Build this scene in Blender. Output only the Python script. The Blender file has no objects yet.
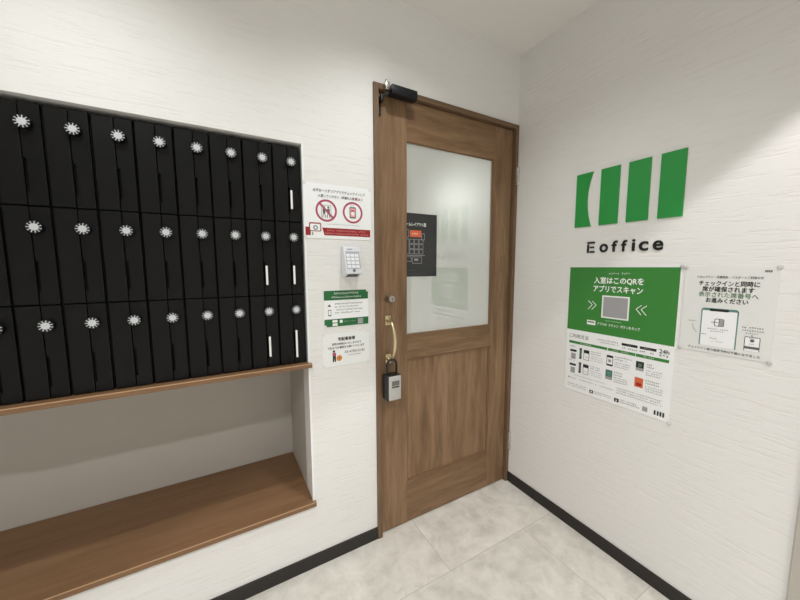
import bpy, bmesh, math, random
from mathutils import Vector, Matrix

# ------------------------------------------------------------------ camera, world, lights, exposure
scene = bpy.context.scene
COL = scene.collection

cam_data = bpy.data.cameras.new('camera')
cam_data.sensor_width = 36.0
cam_data.lens = 36.0 * 322.1144 / 800.0
cam_data.clip_start = 0.01
cam = bpy.data.objects.new('camera', cam_data)
COL.objects.link(cam)
yaw, pitch, roll = 0.5116, -0.1023, -0.0033
fwd = Vector((math.sin(yaw) * math.cos(pitch), math.cos(yaw) * math.cos(pitch), math.sin(pitch)))
rgt = Vector((math.cos(yaw), -math.sin(yaw), 0))
upv = rgt.cross(fwd)
r2 = rgt * math.cos(roll) + upv * math.sin(roll)
u2 = -rgt * math.sin(roll) + upv * math.cos(roll)
M = Matrix((( r2.x, u2.x, -fwd.x, -1.4654), (r2.y, u2.y, -fwd.y, -1.2894), (r2.z, u2.z, -fwd.z, 1.2889), (0, 0, 0, 1)))
cam.matrix_world = M
scene.camera = cam

world = bpy.data.worlds.new('world')
world.use_nodes = True
world.node_tree.nodes['Background'].inputs[0].default_value = (0.9, 0.92, 1.0, 1)
world.node_tree.nodes['Background'].inputs[1].default_value = 0.05
scene.world = world

scene.view_settings.view_transform = 'Standard'
scene.view_settings.look = 'None'
scene.view_settings.gamma = 1.0
scene.view_settings.use_curve_mapping = False
scene.view_settings.exposure = -0.06

WARM = (1.0, 0.99, 1.0)
COOL = (0.965, 1.0, 1.0)

def downlight(name, x, y, power, angle=104, blend=0.35, z=2.385, rad=0.03, color=WARM):
    l = bpy.data.lights.new(name, 'SPOT')
    l.energy = power
    l.color = color
    l.spot_size = math.radians(angle)
    l.spot_blend = blend
    l.shadow_soft_size = rad
    o = bpy.data.objects.new(name, l)
    o.location = (x, y, z)
    COL.objects.link(o)
    return o

downlight('ceiling_downlight_or_fill', -0.85, -0.51, 25.5, angle=140, blend=1.0, color=COOL)
downlight('ceiling_downlight_or_fill', -1.80, -0.51, 26.5, angle=144, blend=1.0, color=COOL)
downlight('ceiling_downlight_or_fill', -0.40, -1.56, 52, angle=93, blend=0.10, color=(1.0, 0.97, 0.96))
downlight('ceiling_downlight_or_fill', -1.80, -1.72, 96, angle=130, blend=0.8)
downlight('ceiling_downlight_or_fill', -0.70, -2.80, 90, angle=90, blend=0.4)  # added lamp behind the camera, only for bounced fill
downlight('ceiling_downlight_or_fill', -2.00, -2.80, 90, angle=90, blend=0.4)  # second added fill lamp, also out of view
# lamp in the room beyond the frosted door glass
pl_ = bpy.data.lights.new('inner_room_lamp', 'POINT'); pl_.energy = 12; pl_.color = WARM; pl_.shadow_soft_size = 0.09
po_ = bpy.data.objects.new('inner_room_lamp', pl_); po_.location = (1.53, 3.10, 2.24); COL.objects.link(po_)
downlight('inner_room_fill', 0.10, 1.30, 112, angle=130, blend=0.8)  # unseen lamp added to brighten the frosted glass evenly

# ------------------------------------------------------------------ materials
def srgb(r, g, b):
    def f(c):
        c /= 255.0
        return c / 12.92 if c <= 0.04045 else ((c + 0.055) / 1.055) ** 2.4
    return (f(r), f(g), f(b), 1.0)

def new_mat(name):
    m = bpy.data.materials.new(name)
    m.use_nodes = True
    nt = m.node_tree
    return m, nt, nt.nodes['Principled BSDF']

def plain(name, rgb, rough=0.5, metal=0.0, spec=0.5, bump=0.0, bscale=200.0, coat=0.0):
    m, nt, b = new_mat(name)
    b.inputs['Base Color'].default_value = srgb(*rgb)
    b.inputs['Roughness'].default_value = rough
    b.inputs['Metallic'].default_value = metal
    b.inputs['Specular IOR Level'].default_value = spec
    b.inputs['Coat Weight'].default_value = coat
    tc = nt.nodes.new('ShaderNodeTexCoord')
    n = nt.nodes.new('ShaderNodeTexNoise')
    n.inputs['Scale'].default_value = bscale
    nt.links.new(tc.outputs['Object'], n.inputs['Vector'])
    mr = nt.nodes.new('ShaderNodeMapRange')
    mr.inputs['To Min'].default_value = max(0.0, rough - 0.04)
    mr.inputs['To Max'].default_value = min(1.0, rough + 0.04)
    nt.links.new(n.outputs['Fac'], mr.inputs['Value'])
    nt.links.new(mr.outputs['Result'], b.inputs['Roughness'])
    if bump:
        bp = nt.nodes.new('ShaderNodeBump')
        bp.inputs['Strength'].default_value = bump
        bp.inputs['Distance'].default_value = 0.001
        nt.links.new(n.outputs['Fac'], bp.inputs['Height'])
        nt.links.new(bp.outputs['Normal'], b.inputs['Normal'])
    return m

def wallpaper(name, axis, rgb=(235, 234, 231), strength=0.27):
    """white embossed wallpaper with horizontal broken strokes"""
    m, nt, b = new_mat(name)
    b.inputs['Roughness'].default_value = 0.75
    b.inputs['Specular IOR Level'].default_value = 0.25
    tc = nt.nodes.new('ShaderNodeTexCoord')
    mp = nt.nodes.new('ShaderNodeMapping')
    mp.inputs['Scale'].default_value = (6.5, 6.5, 80)
    nt.links.new(tc.outputs['Object'], mp.inputs['Vector'])
    n = nt.nodes.new('ShaderNodeTexNoise')
    n.inputs['Scale'].default_value = 1.0
    n.inputs['Detail'].default_value = 4.0
    n.inputs['Roughness'].default_value = 0.66
    n.inputs['Distortion'].default_value = 0.12
    nt.links.new(mp.outputs['Vector'], n.inputs['Vector'])
    rp = nt.nodes.new('ShaderNodeValToRGB')
    rp.color_ramp.elements[0].position = 0.36
    rp.color_ramp.elements[1].position = 0.48
    nt.links.new(n.outputs['Fac'], rp.inputs['Fac'])
    bp = nt.nodes.new('ShaderNodeBump')
    bp.inputs['Strength'].default_value = strength
    bp.inputs['Distance'].default_value = 0.0032
    nt.links.new(rp.outputs['Color'], bp.inputs['Height'])
    nt.links.new(bp.outputs['Normal'], b.inputs['Normal'])
    mx = nt.nodes.new('ShaderNodeMix')
    mx.data_type = 'RGBA'
    c = srgb(*rgb)
    mx.inputs[6].default_value = (c[0] * 0.985, c[1] * 0.983, c[2] * 0.98, 1)
    mx.inputs[7].default_value = c
    nt.links.new(rp.outputs['Color'], mx.inputs[0])
    nt.links.new(mx.outputs[2], b.inputs['Base Color'])
    return m

def wood(name, dark, mid, light, grain, rough=0.5, sc=1.0, bump=0.12):
    """grain: axis index along which the fibres run"""
    m, nt, b = new_mat(name)
    b.inputs['Roughness'].default_value = rough
    b.inputs['Specular IOR Level'].default_value = 0.35
    tc = nt.nodes.new('ShaderNodeTexCoord')
    def noise(along, across, detail, rgh, dist=0.0):
        mp = nt.nodes.new('ShaderNodeMapping')
        s = [across * sc] * 3
        s[grain] = along * sc
        mp.inputs['Scale'].default_value = s
        nt.links.new(tc.outputs['Object'], mp.inputs['Vector'])
        n = nt.nodes.new('ShaderNodeTexNoise')
        n.inputs['Scale'].default_value = 1.0
        n.inputs['Detail'].default_value = detail
        n.inputs['Roughness'].default_value = rgh
        n.inputs['Distortion'].default_value = dist
        nt.links.new(mp.outputs['Vector'], n.inputs['Vector'])
        return n
    a = noise(2.2, 22, 5, 0.6, 0.6)
    f = noise(9, 260, 3, 0.6)
    mixv = nt.nodes.new('ShaderNodeMix')
    mixv.inputs[0].default_value = 0.38
    nt.links.new(a.outputs['Fac'], mixv.inputs[2])
    nt.links.new(f.outputs['Fac'], mixv.inputs[3])
    rp = nt.nodes.new('ShaderNodeValToRGB')
    e = rp.color_ramp.elements
    e[0].position = 0.34; e[0].color = srgb(*dark)
    e[1].position = 0.66; e[1].color = srgb(*light)
    q = e.new(0.5); q.color = srgb(*mid)
    nt.links.new(mixv.outputs[0], rp.inputs['Fac'])
    nt.links.new(rp.outputs['Color'], b.inputs['Base Color'])
    bp = nt.nodes.new('ShaderNodeBump')
    bp.inputs['Strength'].default_value = bump
    bp.inputs['Distance'].default_value = 0.0008
    nt.links.new(f.outputs['Fac'], bp.inputs['Height'])
    nt.links.new(bp.outputs['Normal'], b.inputs['Normal'])
    return m

def floor_tiles(name):
    m, nt, b = new_mat(name)
    L = nt.links.new
    b.inputs['Roughness'].default_value = 0.42
    b.inputs['Specular IOR Level'].default_value = 0.35
    tc = nt.nodes.new('ShaderNodeTexCoord')
    mp = nt.nodes.new('ShaderNodeMapping')
    mp.inputs['Location'].default_value = (0.22 / 0.9, 0.305 / 0.45, 0)
    mp.inputs['Scale'].default_value = (1 / 0.9, 1 / 0.45, 1)
    L(tc.outputs['Object'], mp.inputs['Vector'])
    s0 = nt.nodes.new('ShaderNodeSeparateXYZ'); L(mp.outputs['Vector'], s0.inputs[0])
    rw = nt.nodes.new('ShaderNodeMath'); rw.operation = 'FLOOR'; L(s0.outputs[1], rw.inputs[0])
    md = nt.nodes.new('ShaderNodeMath'); md.operation = 'FLOORED_MODULO'; L(rw.outputs[0], md.inputs[0]); md.inputs[1].default_value = 2
    sh = nt.nodes.new('ShaderNodeMath'); sh.operation = 'MULTIPLY_ADD'; L(md.outputs[0], sh.inputs[0]); sh.inputs[1].default_value = -0.5; sh.inputs[2].default_value = 0.5
    ad = nt.nodes.new('ShaderNodeMath'); ad.operation = 'ADD'; L(s0.outputs[0], ad.inputs[0]); L(sh.outputs[0], ad.inputs[1])
    cb = nt.nodes.new('ShaderNodeCombineXYZ'); L(ad.outputs[0], cb.inputs[0]); L(s0.outputs[1], cb.inputs[1])
    fl = nt.nodes.new('ShaderNodeVectorMath'); fl.operation = 'FLOOR'
    L(cb.outputs['Vector'], fl.inputs[0])
    wn = nt.nodes.new('ShaderNodeTexWhiteNoise')
    L(fl.outputs['Vector'], wn.inputs['Vector'])
    fr = nt.nodes.new('ShaderNodeVectorMath'); fr.operation = 'FRACTION'
    L(cb.outputs['Vector'], fr.inputs[0])
    sx = nt.nodes.new('ShaderNodeSeparateXYZ'); L(fr.outputs['Vector'], sx.inputs[0])
    def near(o, lim):
        s = nt.nodes.new('ShaderNodeMath'); s.operation = 'SUBTRACT'; L(o, s.inputs[0]); s.inputs[1].default_value = 0.5
        a = nt.nodes.new('ShaderNodeMath'); a.operation = 'ABSOLUTE'; L(s.outputs[0], a.inputs[0])
        g = nt.nodes.new('ShaderNodeMath'); g.operation = 'GREATER_THAN'; L(a.outputs[0], g.inputs[0]); g.inputs[1].default_value = lim
        return g
    gx, gy = near(sx.outputs[0], 0.4985), near(sx.outputs[1], 0.497)
    jt = nt.nodes.new('ShaderNodeMath'); jt.operation = 'MAXIMUM'
    L(gx.outputs[0], jt.inputs[0]); L(gy.outputs[0], jt.inputs[1])
    # cloudy stone, shifted tile by tile
    off = nt.nodes.new('ShaderNodeVectorMath'); off.operation = 'MULTIPLY_ADD'
    L(wn.outputs['Color'], off.inputs[0]); off.inputs[1].default_value = (9, 9, 9)
    L(tc.outputs['Object'], off.inputs[2])
    n1 = nt.nodes.new('ShaderNodeTexNoise')
    n1.inputs['Scale'].default_value = 11; n1.inputs['Detail'].default_value = 9; n1.inputs['Roughness'].default_value = 0.66
    n1.inputs['Distortion'].default_value = 0.35
    L(off.outputs['Vector'], n1.inputs['Vector'])
    rp = nt.nodes.new('ShaderNodeValToRGB')
    e = rp.color_ramp.elements
    e[0].position = 0.33; e[0].color = srgb(200, 196, 186)
    e[1].position = 0.68; e[1].color = srgb(232, 229, 220)
    q = e.new(0.5); q.color = srgb(218, 214, 205)
    L(n1.outputs['Fac'], rp.inputs['Fac'])
    hs = nt.nodes.new('ShaderNodeHueSaturation')
    mr = nt.nodes.new('ShaderNodeMapRange')
    mr.inputs['To Min'].default_value = 0.93; mr.inputs['To Max'].default_value = 1.05
    L(wn.outputs['Value'], mr.inputs['Value']); L(mr.outputs['Result'], hs.inputs['Value'])
    L(rp.outputs['Color'], hs.inputs['Color'])
    mx = nt.nodes.new('ShaderNodeMix'); mx.data_type = 'RGBA'
    L(jt.outputs[0], mx.inputs[0]); L(hs.outputs['Color'], mx.inputs[6]); mx.inputs[7].default_value = srgb(184, 179, 168)
    L(mx.outputs[2], b.inputs['Base Color'])
    return m

def frosted_glass(name):
    m, nt, b = new_mat(name)
    L = nt.links.new
    nt.nodes.remove(b)
    out = nt.nodes['Material Output']
    df = nt.nodes.new('ShaderNodeBsdfDiffuse'); df.inputs['Color'].default_value = (0.80, 0.81, 0.79, 1)
    tl = nt.nodes.new('ShaderNodeBsdfTranslucent'); tl.inputs['Color'].default_value = (0.8, 0.82, 0.78, 1)
    rf = nt.nodes.new('ShaderNodeBsdfRefraction'); rf.inputs['Roughness'].default_value = 0.63
    rf.inputs['IOR'].default_value = 1.3; rf.inputs['Color'].default_value = (0.85, 0.87, 0.83, 1)
    m1 = nt.nodes.new('ShaderNodeMixShader'); m1.inputs[0].default_value = 0.45
    L(df.outputs[0], m1.inputs[1]); L(tl.outputs[0], m1.inputs[2])
    m2 = nt.nodes.new('ShaderNodeMixShader'); m2.inputs[0].default_value = 0.25
    L(m1.outputs[0], m2.inputs[1]); L(rf.outputs[0], m2.inputs[2])
    gl = nt.nodes.new('ShaderNodeBsdfGlossy'); gl.inputs['Roughness'].default_value = 0.015
    fr = nt.nodes.new('ShaderNodeFresnel'); fr.inputs['IOR'].default_value = 2.8
    m3 = nt.nodes.new('ShaderNodeMixShader')
    L(fr.outputs[0], m3.inputs[0]); L(m2.outputs[0], m3.inputs[1]); L(gl.outputs[0], m3.inputs[2])
    L(m3.outputs[0], out.inputs['Surface'])
    return m

def clear_back(name):
    m, nt, b = new_mat(name)
    nt.nodes.remove(b)
    t = nt.nodes.new('ShaderNodeBsdfTransparent'); t.inputs['Color'].default_value = (0.94, 0.96, 0.94, 1)
    nt.links.new(t.outputs[0], nt.nodes['Material Output'].inputs['Surface'])
    return m

def clear_plastic(name):
    m, nt, b = new_mat(name)
    b.inputs['Base Color'].default_value = (0.93, 0.94, 0.92, 1)
    b.inputs['Roughness'].default_value = 0.12
    b.inputs['Transmission Weight'].default_value = 0.55
    return m

MAT = {
    'wall_b': wallpaper('embossed_wallpaper_back', 0),
    'wall_r': wallpaper('embossed_wallpaper_right', 1),
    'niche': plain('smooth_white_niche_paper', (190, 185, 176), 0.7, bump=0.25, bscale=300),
    'ceiling': plain('ceiling_paper', (236, 234, 230), 0.85, bump=0.2, bscale=160),
    'floor': floor_tiles('stone_floor_tile'),
    'base': plain('dark_brown_vinyl', (33, 28, 25), 0.5),
    'oak_v': wood('oak_vertical', (104, 78, 54), (130, 102, 75), (153, 124, 94), 2),
    'oak_h': wood('oak_horizontal', (100, 74, 51), (126, 98, 71), (149, 120, 90), 0),
    'frame_v': wood('frame_oak_vertical', (96, 74, 54), (114, 90, 68), (130, 104, 80), 2, 0.55),
    'frame_h': wood('frame_oak_horizontal', (96, 74, 54), (114, 90, 68), (130, 104, 80), 0, 0.55),
    'shelf': wood('walnut_shelf_board', (121, 90, 62), (131, 99, 70), (141, 109, 79), 0, 0.42, 0.8, 0.08),
    'lockerA': plain('black_locker_door', (11, 11, 11), 0.5, spec=0.2, bump=0.15, bscale=500),
    'lockerB': plain('black_lock_strip', (9, 9, 10), 0.46, spec=0.2),
    'carcass': plain('black_carcass', (9, 9, 9), 0.7, spec=0.15),
    'slot': plain('deep_black_slot', (4, 4, 4), 0.8, spec=0.1),
    'dialwhite': plain('white_dial_print', (205, 209, 211), 0.45),
    'dialblack': plain('black_dial_body', (10, 10, 11), 0.35),
    'whitebar': plain('white_glint_paint', (245, 245, 242), 0.35),
    'glass': frosted_glass('frosted_glass'),
    'glass_back': clear_back('clear_glass_back'),
    'bead': plain('oak_glazing_bead', (122, 92, 64), 0.5),
    'brass': plain('polished_brass', (218, 204, 166), 0.33, metal=1.0),
    'steel': plain('satin_steel', (196, 192, 184), 0.28, metal=1.0),
    'black': plain('black_plastic', (22, 22, 23), 0.4),
    'blackgloss': plain('charcoal_metal', (20, 21, 24), 0.42, spec=0.25),
    'silver': plain('silver_cover', (188, 188, 184), 0.38, metal=0.35),
    'window_grey': plain('smoky_window', (104, 106, 104), 0.25),
    'keypadwhite': plain('white_keypad_plastic', (222, 224, 228), 0.4),
    'keycap': plain('keypad_key', (240, 241, 243), 0.4),
    'keyline': plain('keypad_face_grey', (176, 180, 190), 0.5),
    'greydark': plain('grey_plastic', (110, 112, 116), 0.4),
    'paper': plain('laminated_paper', (246, 248, 248), 0.3, coat=0.2),
    'paper_soft': plain('soft_white_paper', (240, 242, 240), 0.35),
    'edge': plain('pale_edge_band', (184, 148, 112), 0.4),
    'paper_warm': plain('matte_paper', (230, 231, 228), 0.4),
    'green': plain('green_print', (58, 132, 56), 0.4),
    'greensign': plain('green_acrylic', (38, 150, 66), 0.35),
    'greendark': plain('dark_green_print', (22, 104, 52), 0.4),
    'red': plain('red_print', (156, 32, 36), 0.4),
    'crimson': plain('crimson_print', (176, 74, 100), 0.4),
    'ink': plain('black_ink', (30, 30, 30), 0.45),
    'greyink': plain('grey_ink', (98, 98, 99), 0.45),
    'lightink': plain('light_grey_ink', (160, 160, 162), 0.45),
    'whiteink': plain('white_ink', (240, 243, 238), 0.45),
    'greentext': plain('sage_green_ink', (98, 132, 96), 0.45),
    'teal': plain('teal_print', (88, 136, 132), 0.45),
    'greenpic': plain('grey_green_print', (84, 118, 100), 0.45),
    'orange': plain('orange_print', (218, 106, 70), 0.45),
    'amber': plain('amber_print', (214, 138, 62), 0.45),
    'pink': plain('pale_pink_print', (236, 168, 166), 0.45),
    'board': plain('charcoal_board', (52, 52, 53), 0.3),
    'letterblack': plain('black_acrylic', (20, 20, 20), 0.4),
    'tack': clear_plastic('clear_plastic'),
    'trim_grey': plain('light_grey_casing', (184, 180, 170), 0.45),
    'door_grey': plain('grey_door_face', (150, 146, 138), 0.5),
    'inner': plain('inner_room_paint', (226, 226, 220), 0.8),
}

# ------------------------------------------------------------------ mesh helpers
class MB:
    def __init__(self):
        self.bm = bmesh.new()

    def box(self, x0, x1, y0, y1, z0, z1, bev=0.0, seg=2):
        ret = bmesh.ops.create_cube(self.bm, size=1.0)
        vs = ret['verts']
        bmesh.ops.scale(self.bm, vec=(abs(x1 - x0), abs(y1 - y0), abs(z1 - z0)), verts=vs)
        bmesh.ops.translate(self.bm, vec=((x0 + x1) / 2, (y0 + y1) / 2, (z0 + z1) / 2), verts=vs)
        if bev:
            es = list({e for v in vs for e in v.link_edges})
            bmesh.ops.bevel(self.bm, geom=es, offset=bev, segments=seg, affect='EDGES', profile=0.5)
        return self

    def prism(self, pts, conv, d0, d1, bev=0.0):
        """pts 2D outline, conv(u,v,d)->xyz"""
        a = [self.bm.verts.new(conv(u, v, d0)) for u, v in pts]
        b = [self.bm.verts.new(conv(u, v, d1)) for u, v in pts]
        fs = [self.bm.faces.new(a), self.bm.faces.new(b[::-1])]
        n = len(pts)
        for i in range(n):
            j = (i + 1) % n
            fs.append(self.bm.faces.new((a[j], a[i], b[i], b[j])))
        if bev:
            es = list(fs[1].edges) + list(fs[0].edges)
            bmesh.ops.bevel(self.bm, geom=es, offset=bev, segments=2, affect='EDGES', profile=0.5)
        return self

    def hexa(self, v8):
        """v8: 4 back corners then the 4 matching front corners"""
        v = [self.bm.verts.new(p) for p in v8]
        for f in ((0, 1, 2, 3), (7, 6, 5, 4), (0, 4, 5, 1), (1, 5, 6, 2), (2, 6, 7, 3), (3, 7, 4, 0)):
            self.bm.faces.new([v[i] for i in f])
        return self

    def lathe(self, origin, axis, prof, seg=24):
        """prof: list of (radius, distance along axis)"""
        o = Vector(origin); ax = Vector(axis).normalized()
        t = Vector((0, 0, 1)) if abs(ax.z) < 0.9 else Vector((1, 0, 0))
        a = ax.cross(t).normalized(); b = ax.cross(a)
        rings = []
        for r, d in prof:
            if r <= 1e-6:
                rings.append([self.bm.verts.new(o + ax * d)])
            else:
                rings.append([self.bm.verts.new(o + ax * d + (a * math.cos(2 * math.pi * i / seg) + b * math.sin(2 * math.pi * i / seg)) * r) for i in range(seg)])
        for r0, r1 in zip(rings, rings[1:]):
            if len(r0) == 1 and len(r1) == 1: continue
            for i in range(seg):
                j = (i + 1) % seg
                if len(r0) == 1: self.bm.faces.new((r0[0], r1[i], r1[j]))
                elif len(r1) == 1: self.bm.faces.new((r0[i], r0[j], r1[0]))
                else: self.bm.faces.new((r0[i], r0[j], r1[j], r1[i]))
        return self

    def tube(self, pts, r, seg=12, caps=True):
        pts = [Vector(p) for p in pts]
        rings = []
        prev = None
        for i, p in enumerate(pts):
            d = (pts[min(i + 1, len(pts) - 1)] - pts[max(i - 1, 0)]).normalized()
            if prev is None:
                t = Vector((1, 0, 0)) if abs(d.x) < 0.9 else Vector((0, 0, 1))
                a = d.cross(t).normalized()
            else:
                a = (prev - d * prev.dot(d)).normalized()
            prev = a
            b = d.cross(a)
            rr = r[i] if isinstance(r, (list, tuple)) else r
            rings.append([self.bm.verts.new(p + (a * math.cos(2 * math.pi * k / seg) + b * math.sin(2 * math.pi * k / seg)) * rr) for k in range(seg)])
        for r0, r1 in zip(rings, rings[1:]):
            for k in range(seg):
                j = (k + 1) % seg
                self.bm.faces.new((r0[k], r0[j], r1[j], r1[k]))
        if caps:
            self.bm.faces.new(rings[0][::-1]); self.bm.faces.new(rings[-1])
        return self

    def add_mesh(self, me, mat4):
        n0 = len(self.bm.verts)
        self.bm.from_mesh(me)
        self.bm.verts.ensure_lookup_table()
        for v in self.bm.verts[n0:]:
            v.co = mat4 @ v.co
        return self

    def build(self, name, mat, parent=None, smooth=False, origin=None):
        """vertices are given in world coordinates; parented pieces sit relative to their root"""
        bmesh.ops.recalc_face_normals(self.bm, faces=self.bm.faces[:])
        me = bpy.data.meshes.new(name)
        off = Vector((0, 0, 0))
        p = parent
        while p is not None:
            off += p.location
            p = p.parent
        if origin is not None and parent is None:
            off = Vector(origin)
        for v in self.bm.verts:
            v.co -= off
        self.bm.to_mesh(me); self.bm.free()
        me.materials.append(MAT[mat])
        if smooth:
            for f in me.polygons: f.use_smooth = True
            try: me.set_sharp_from_angle(angle=math.radians(38))
            except Exception: pass
        o = bpy.data.objects.new(name, me)
        COL.objects.link(o)
        if parent is not None: o.parent = parent
        elif origin is not None: o.location = origin
        return o

def thing(name, label, cat, loc=(0, 0, 0), group=None):
    o = bpy.data.objects.new(name, None)
    o.empty_display_size = 0.05
    COL.objects.link(o)
    o.location = loc
    o['label'] = label; o['category'] = cat
    if group: o['group'] = group
    return o

def tag(o, label, cat, group=None):
    o['label'] = label; o['category'] = cat
    if group: o['group'] = group
    return o

def struct(o):
    o['kind'] = 'structure'
    return o

# ------------------------------------------------------------------ room shell
H = 2.4068
XL, XN, XNL, XLL = -0.8683, -1.1664, -2.076, -3.05         # door frame left edge, niche right and left edges
NT, NB = 1.7529, 0.283                          # niche top, underside of its lower board
RX0, RY0 = -3.2, -3.3                           # far extents of the room

b = MB()
b.box(RX0, XNL, 0, 0.1, 0.885, H)
b.box(RX0, XLL, 0, 0.1, NB, 0.885)
b.box(RX0, XN, 0, 0.1, 0, NB)
b.box(XNL, XN, 0, 0.1, NT, H)
b.box(XN, XL, 0, 0.1, 0, H)
b.box(XL, 0.0, 0, 0.1, 2.05, H)
struct(b.build('wall_back', 'wall_b'))

b = MB()
b.box(0, 0.12, -1.0946, 0.1, 0, H)
b.box(0, 0.12, -1.995, -1.0946, 2.05, H)
b.box(0, 0.12, RY0, -1.995, 0, H)
struct(b.build('wall_right', 'wall_r'))
struct(MB().box(RX0 - 0.1, RX0, RY0 - 0.1, 0.1, 0, H).build('wall_left', 'wall_r'))
struct(MB().box(RX0, 0.12, RY0 - 0.1, RY0, 0, H).build('wall_front', 'wall_b'))
struct(MB().box(RX0 - 0.1, 0.12, RY0 - 0.1, 0.1, -0.1, 0).build('floor', 'floor'))
struct(MB().box(RX0 - 0.1, 0.12, RY0 - 0.1, 0.1, H, H + 0.1).build('ceiling', 'ceiling'))

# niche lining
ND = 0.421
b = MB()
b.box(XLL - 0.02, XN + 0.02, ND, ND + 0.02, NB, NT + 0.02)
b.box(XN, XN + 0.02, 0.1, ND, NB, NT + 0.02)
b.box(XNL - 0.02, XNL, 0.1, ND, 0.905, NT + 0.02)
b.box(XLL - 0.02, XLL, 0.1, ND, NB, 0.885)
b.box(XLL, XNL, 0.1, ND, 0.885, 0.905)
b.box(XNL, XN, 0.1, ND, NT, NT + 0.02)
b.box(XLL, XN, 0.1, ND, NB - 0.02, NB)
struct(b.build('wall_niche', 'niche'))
# slim white strip: painted light along the rounded right edge of the niche
struct(MB().box(XN - 0.0012, XN + 0.006, -0.0015, 0.012, 0.306, NT).build('trim_glint', 'paper'))

# baseboards
BH, BT = 0.0594, 0.007
struct(MB().box(RX0, XL - 0.0005, -BT, 0, 0, BH, 0.0015).build('baseboard_back', 'base'))
b = MB(); b.box(-BT, 0, -1.0940, -0.001, 0, BH, 0.0015); b.box(-BT, 0, RY0, -2.035, 0, BH, 0.0015)
struct(b.build('baseboard_right', 'base'))
struct(MB().box(RX0, RX0 + BT, RY0, -BT, 0, BH, 0.0015).build('baseboard_left', 'base'))
struct(MB().box(RX0 + BT, -BT, RY0, RY0 + BT, 0, BH, 0.0015).build('baseboard_front', 'base'))

# pale casing and door in the right wall, near edge of the view
b = MB()
b.box(-0.012, 0.12, -1.129, -1.0948, 0, 2.05, 0.002)
b.box(-0.012, 0.12, -1.995, -1.960, 0, 2.05, 0.002)
b.box(-0.012, 0.12, -1.960, -1.129, 2.015, 2.05, 0.002)
struct(b.build('trim_2', 'trim_grey'))
d2 = MB().box(0.02, 0.055, -1.957, -1.132, 0.006, 2.012, 0.002).build('door_2', 'door_grey')
struct(d2)
b = MB(); b.lathe((0.02, -1.895, 1.0), (-1, 0, 0), [(0.0, 0), (0.026, 0), (0.026, 0.008), (0.009, 0.010), (0.009, 0.04), (0.0, 0.04)])
b.tube([(-0.018, -1.895, 1.0), (-0.02, -1.86, 1.0), (-0.02, -1.78, 1.0)], 0.009)
b.build('handle', 'steel', d2, True)

# room beyond the glazed door
b = MB()
b.box(-1.1, 3.0, 3.4, 3.5, 0, H)
b.box(3.0, 3.1, 0.1, 3.5, 0, H)
b.box(-1.145, -1.1, 0.1, 3.5, 0, H)
b.box(0.12, 3.0, 0.1, 0.2, 0, H)
b.box(-1.1, 3.0, 0.1, 3.5, -0.1, 0)
b.box(-1.1, 3.0, 0.1, 3.5, H, H + 0.1)
struct(b.build('wall_inner_room', 'inner'))

# ------------------------------------------------------------------ wooden door with glass
# frame
b = MB()
b.box(XL, XL + 0.023, -0.010, 0.1, 0, 2.05, 0.0015)
b.box(-0.0225, -0.0005, -0.010, 0.1, 0, 2.05, 0.0015)
fr = struct(b.build('trim_3', 'frame_v'))
MB().box(XL + 0.023, -0.0225, -0.010, 0.1, 2.027, 2.05, 0.0015).build('head_casing', 'frame_h', fr)
b = MB()                                    # stop that the leaf closes against
b.box(XL + 0.023, XL + 0.034, 0.052, 0.1, 0, 2.027)
b.box(-0.034, -0.0225, 0.052, 0.1, 0, 2.027)
b.box(XL + 0.034, -0.034, 0.052, 0.1, 2.016, 2.027)
b.build('door_stop', 'frame_v', fr)

LX0, LX1, LY0, LY1 = XL + 0.0275, -0.0265, 0.010, 0.049
LZ0, LZ1 = 0.006, 2.0235
SX0, SX1 = -0.6985, -0.159                  # inner edges of the stiles
ZR = [0.222, 0.848, 0.970, 1.850]           # bottom rail top, middle rail bottom and top, top rail bottom
door = bpy.data.objects.new('door_1', None); COL.objects.link(door); door.location = (LX0, 0.03, LZ0); struct(door)
MB().box(LX0, SX0, LY0, LY1, LZ0, LZ1, 0.0015).build('stile', 'oak_v', door)
MB().box(SX1, LX1, LY0, LY1, LZ0, LZ1, 0.0015).build('stile', 'oak_v', door)
for z0, z1 in ((LZ0, ZR[0]), (ZR[1], ZR[2]), (ZR[3], LZ1)):
    MB().box(SX0, SX1, LY0 + 0.0008, LY1, z0, z1, 0.0012).build('rail', 'oak_h', door)
MB().box(SX0, SX1, LY0 + 0.009, LY1 - 0.009, ZR[0], ZR[1]).build('panel', 'oak_v', door)
b = MB()                                    # slim step around the lower panel
t = 0.007
for x0, x1, z0, z1 in ((SX0, SX0 + t, ZR[0], ZR[1]), (SX1 - t, SX1, ZR[0], ZR[1]), (SX0 + t, SX1 - t, ZR[0], ZR[0] + t), (SX0 + t, SX1 - t, ZR[1] - t, ZR[1])):
    b.box(x0, x1, LY0 + 0.004, LY1 - 0.01, z0, z1, 0.001)
b.build('panel_bead', 'bead', door)
GY = LY0 + 0.010
gp = MB().box(SX0, SX1, GY, GY + 0.006, ZR[2], ZR[3]).build('glass_pane', 'glass', door)
gp.data.materials.append(MAT['glass_back'])          # frosted on the room side only
for f in gp.data.polygons:
    f.material_index = 0 if f.normal.y < -0.5 else 1
b = MB()
t = 0.008
for x0, x1, z0, z1 in ((SX1 - t, SX1, ZR[2], ZR[3]), (SX0, SX1 - t, ZR[3] - 0.004, ZR[3])):
    b.box(x0, x1, LY0 + 0.003, GY - 0.0002, z0, z1, 0.0008)
b.build('glazing_bead', 'bead', door)
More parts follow.
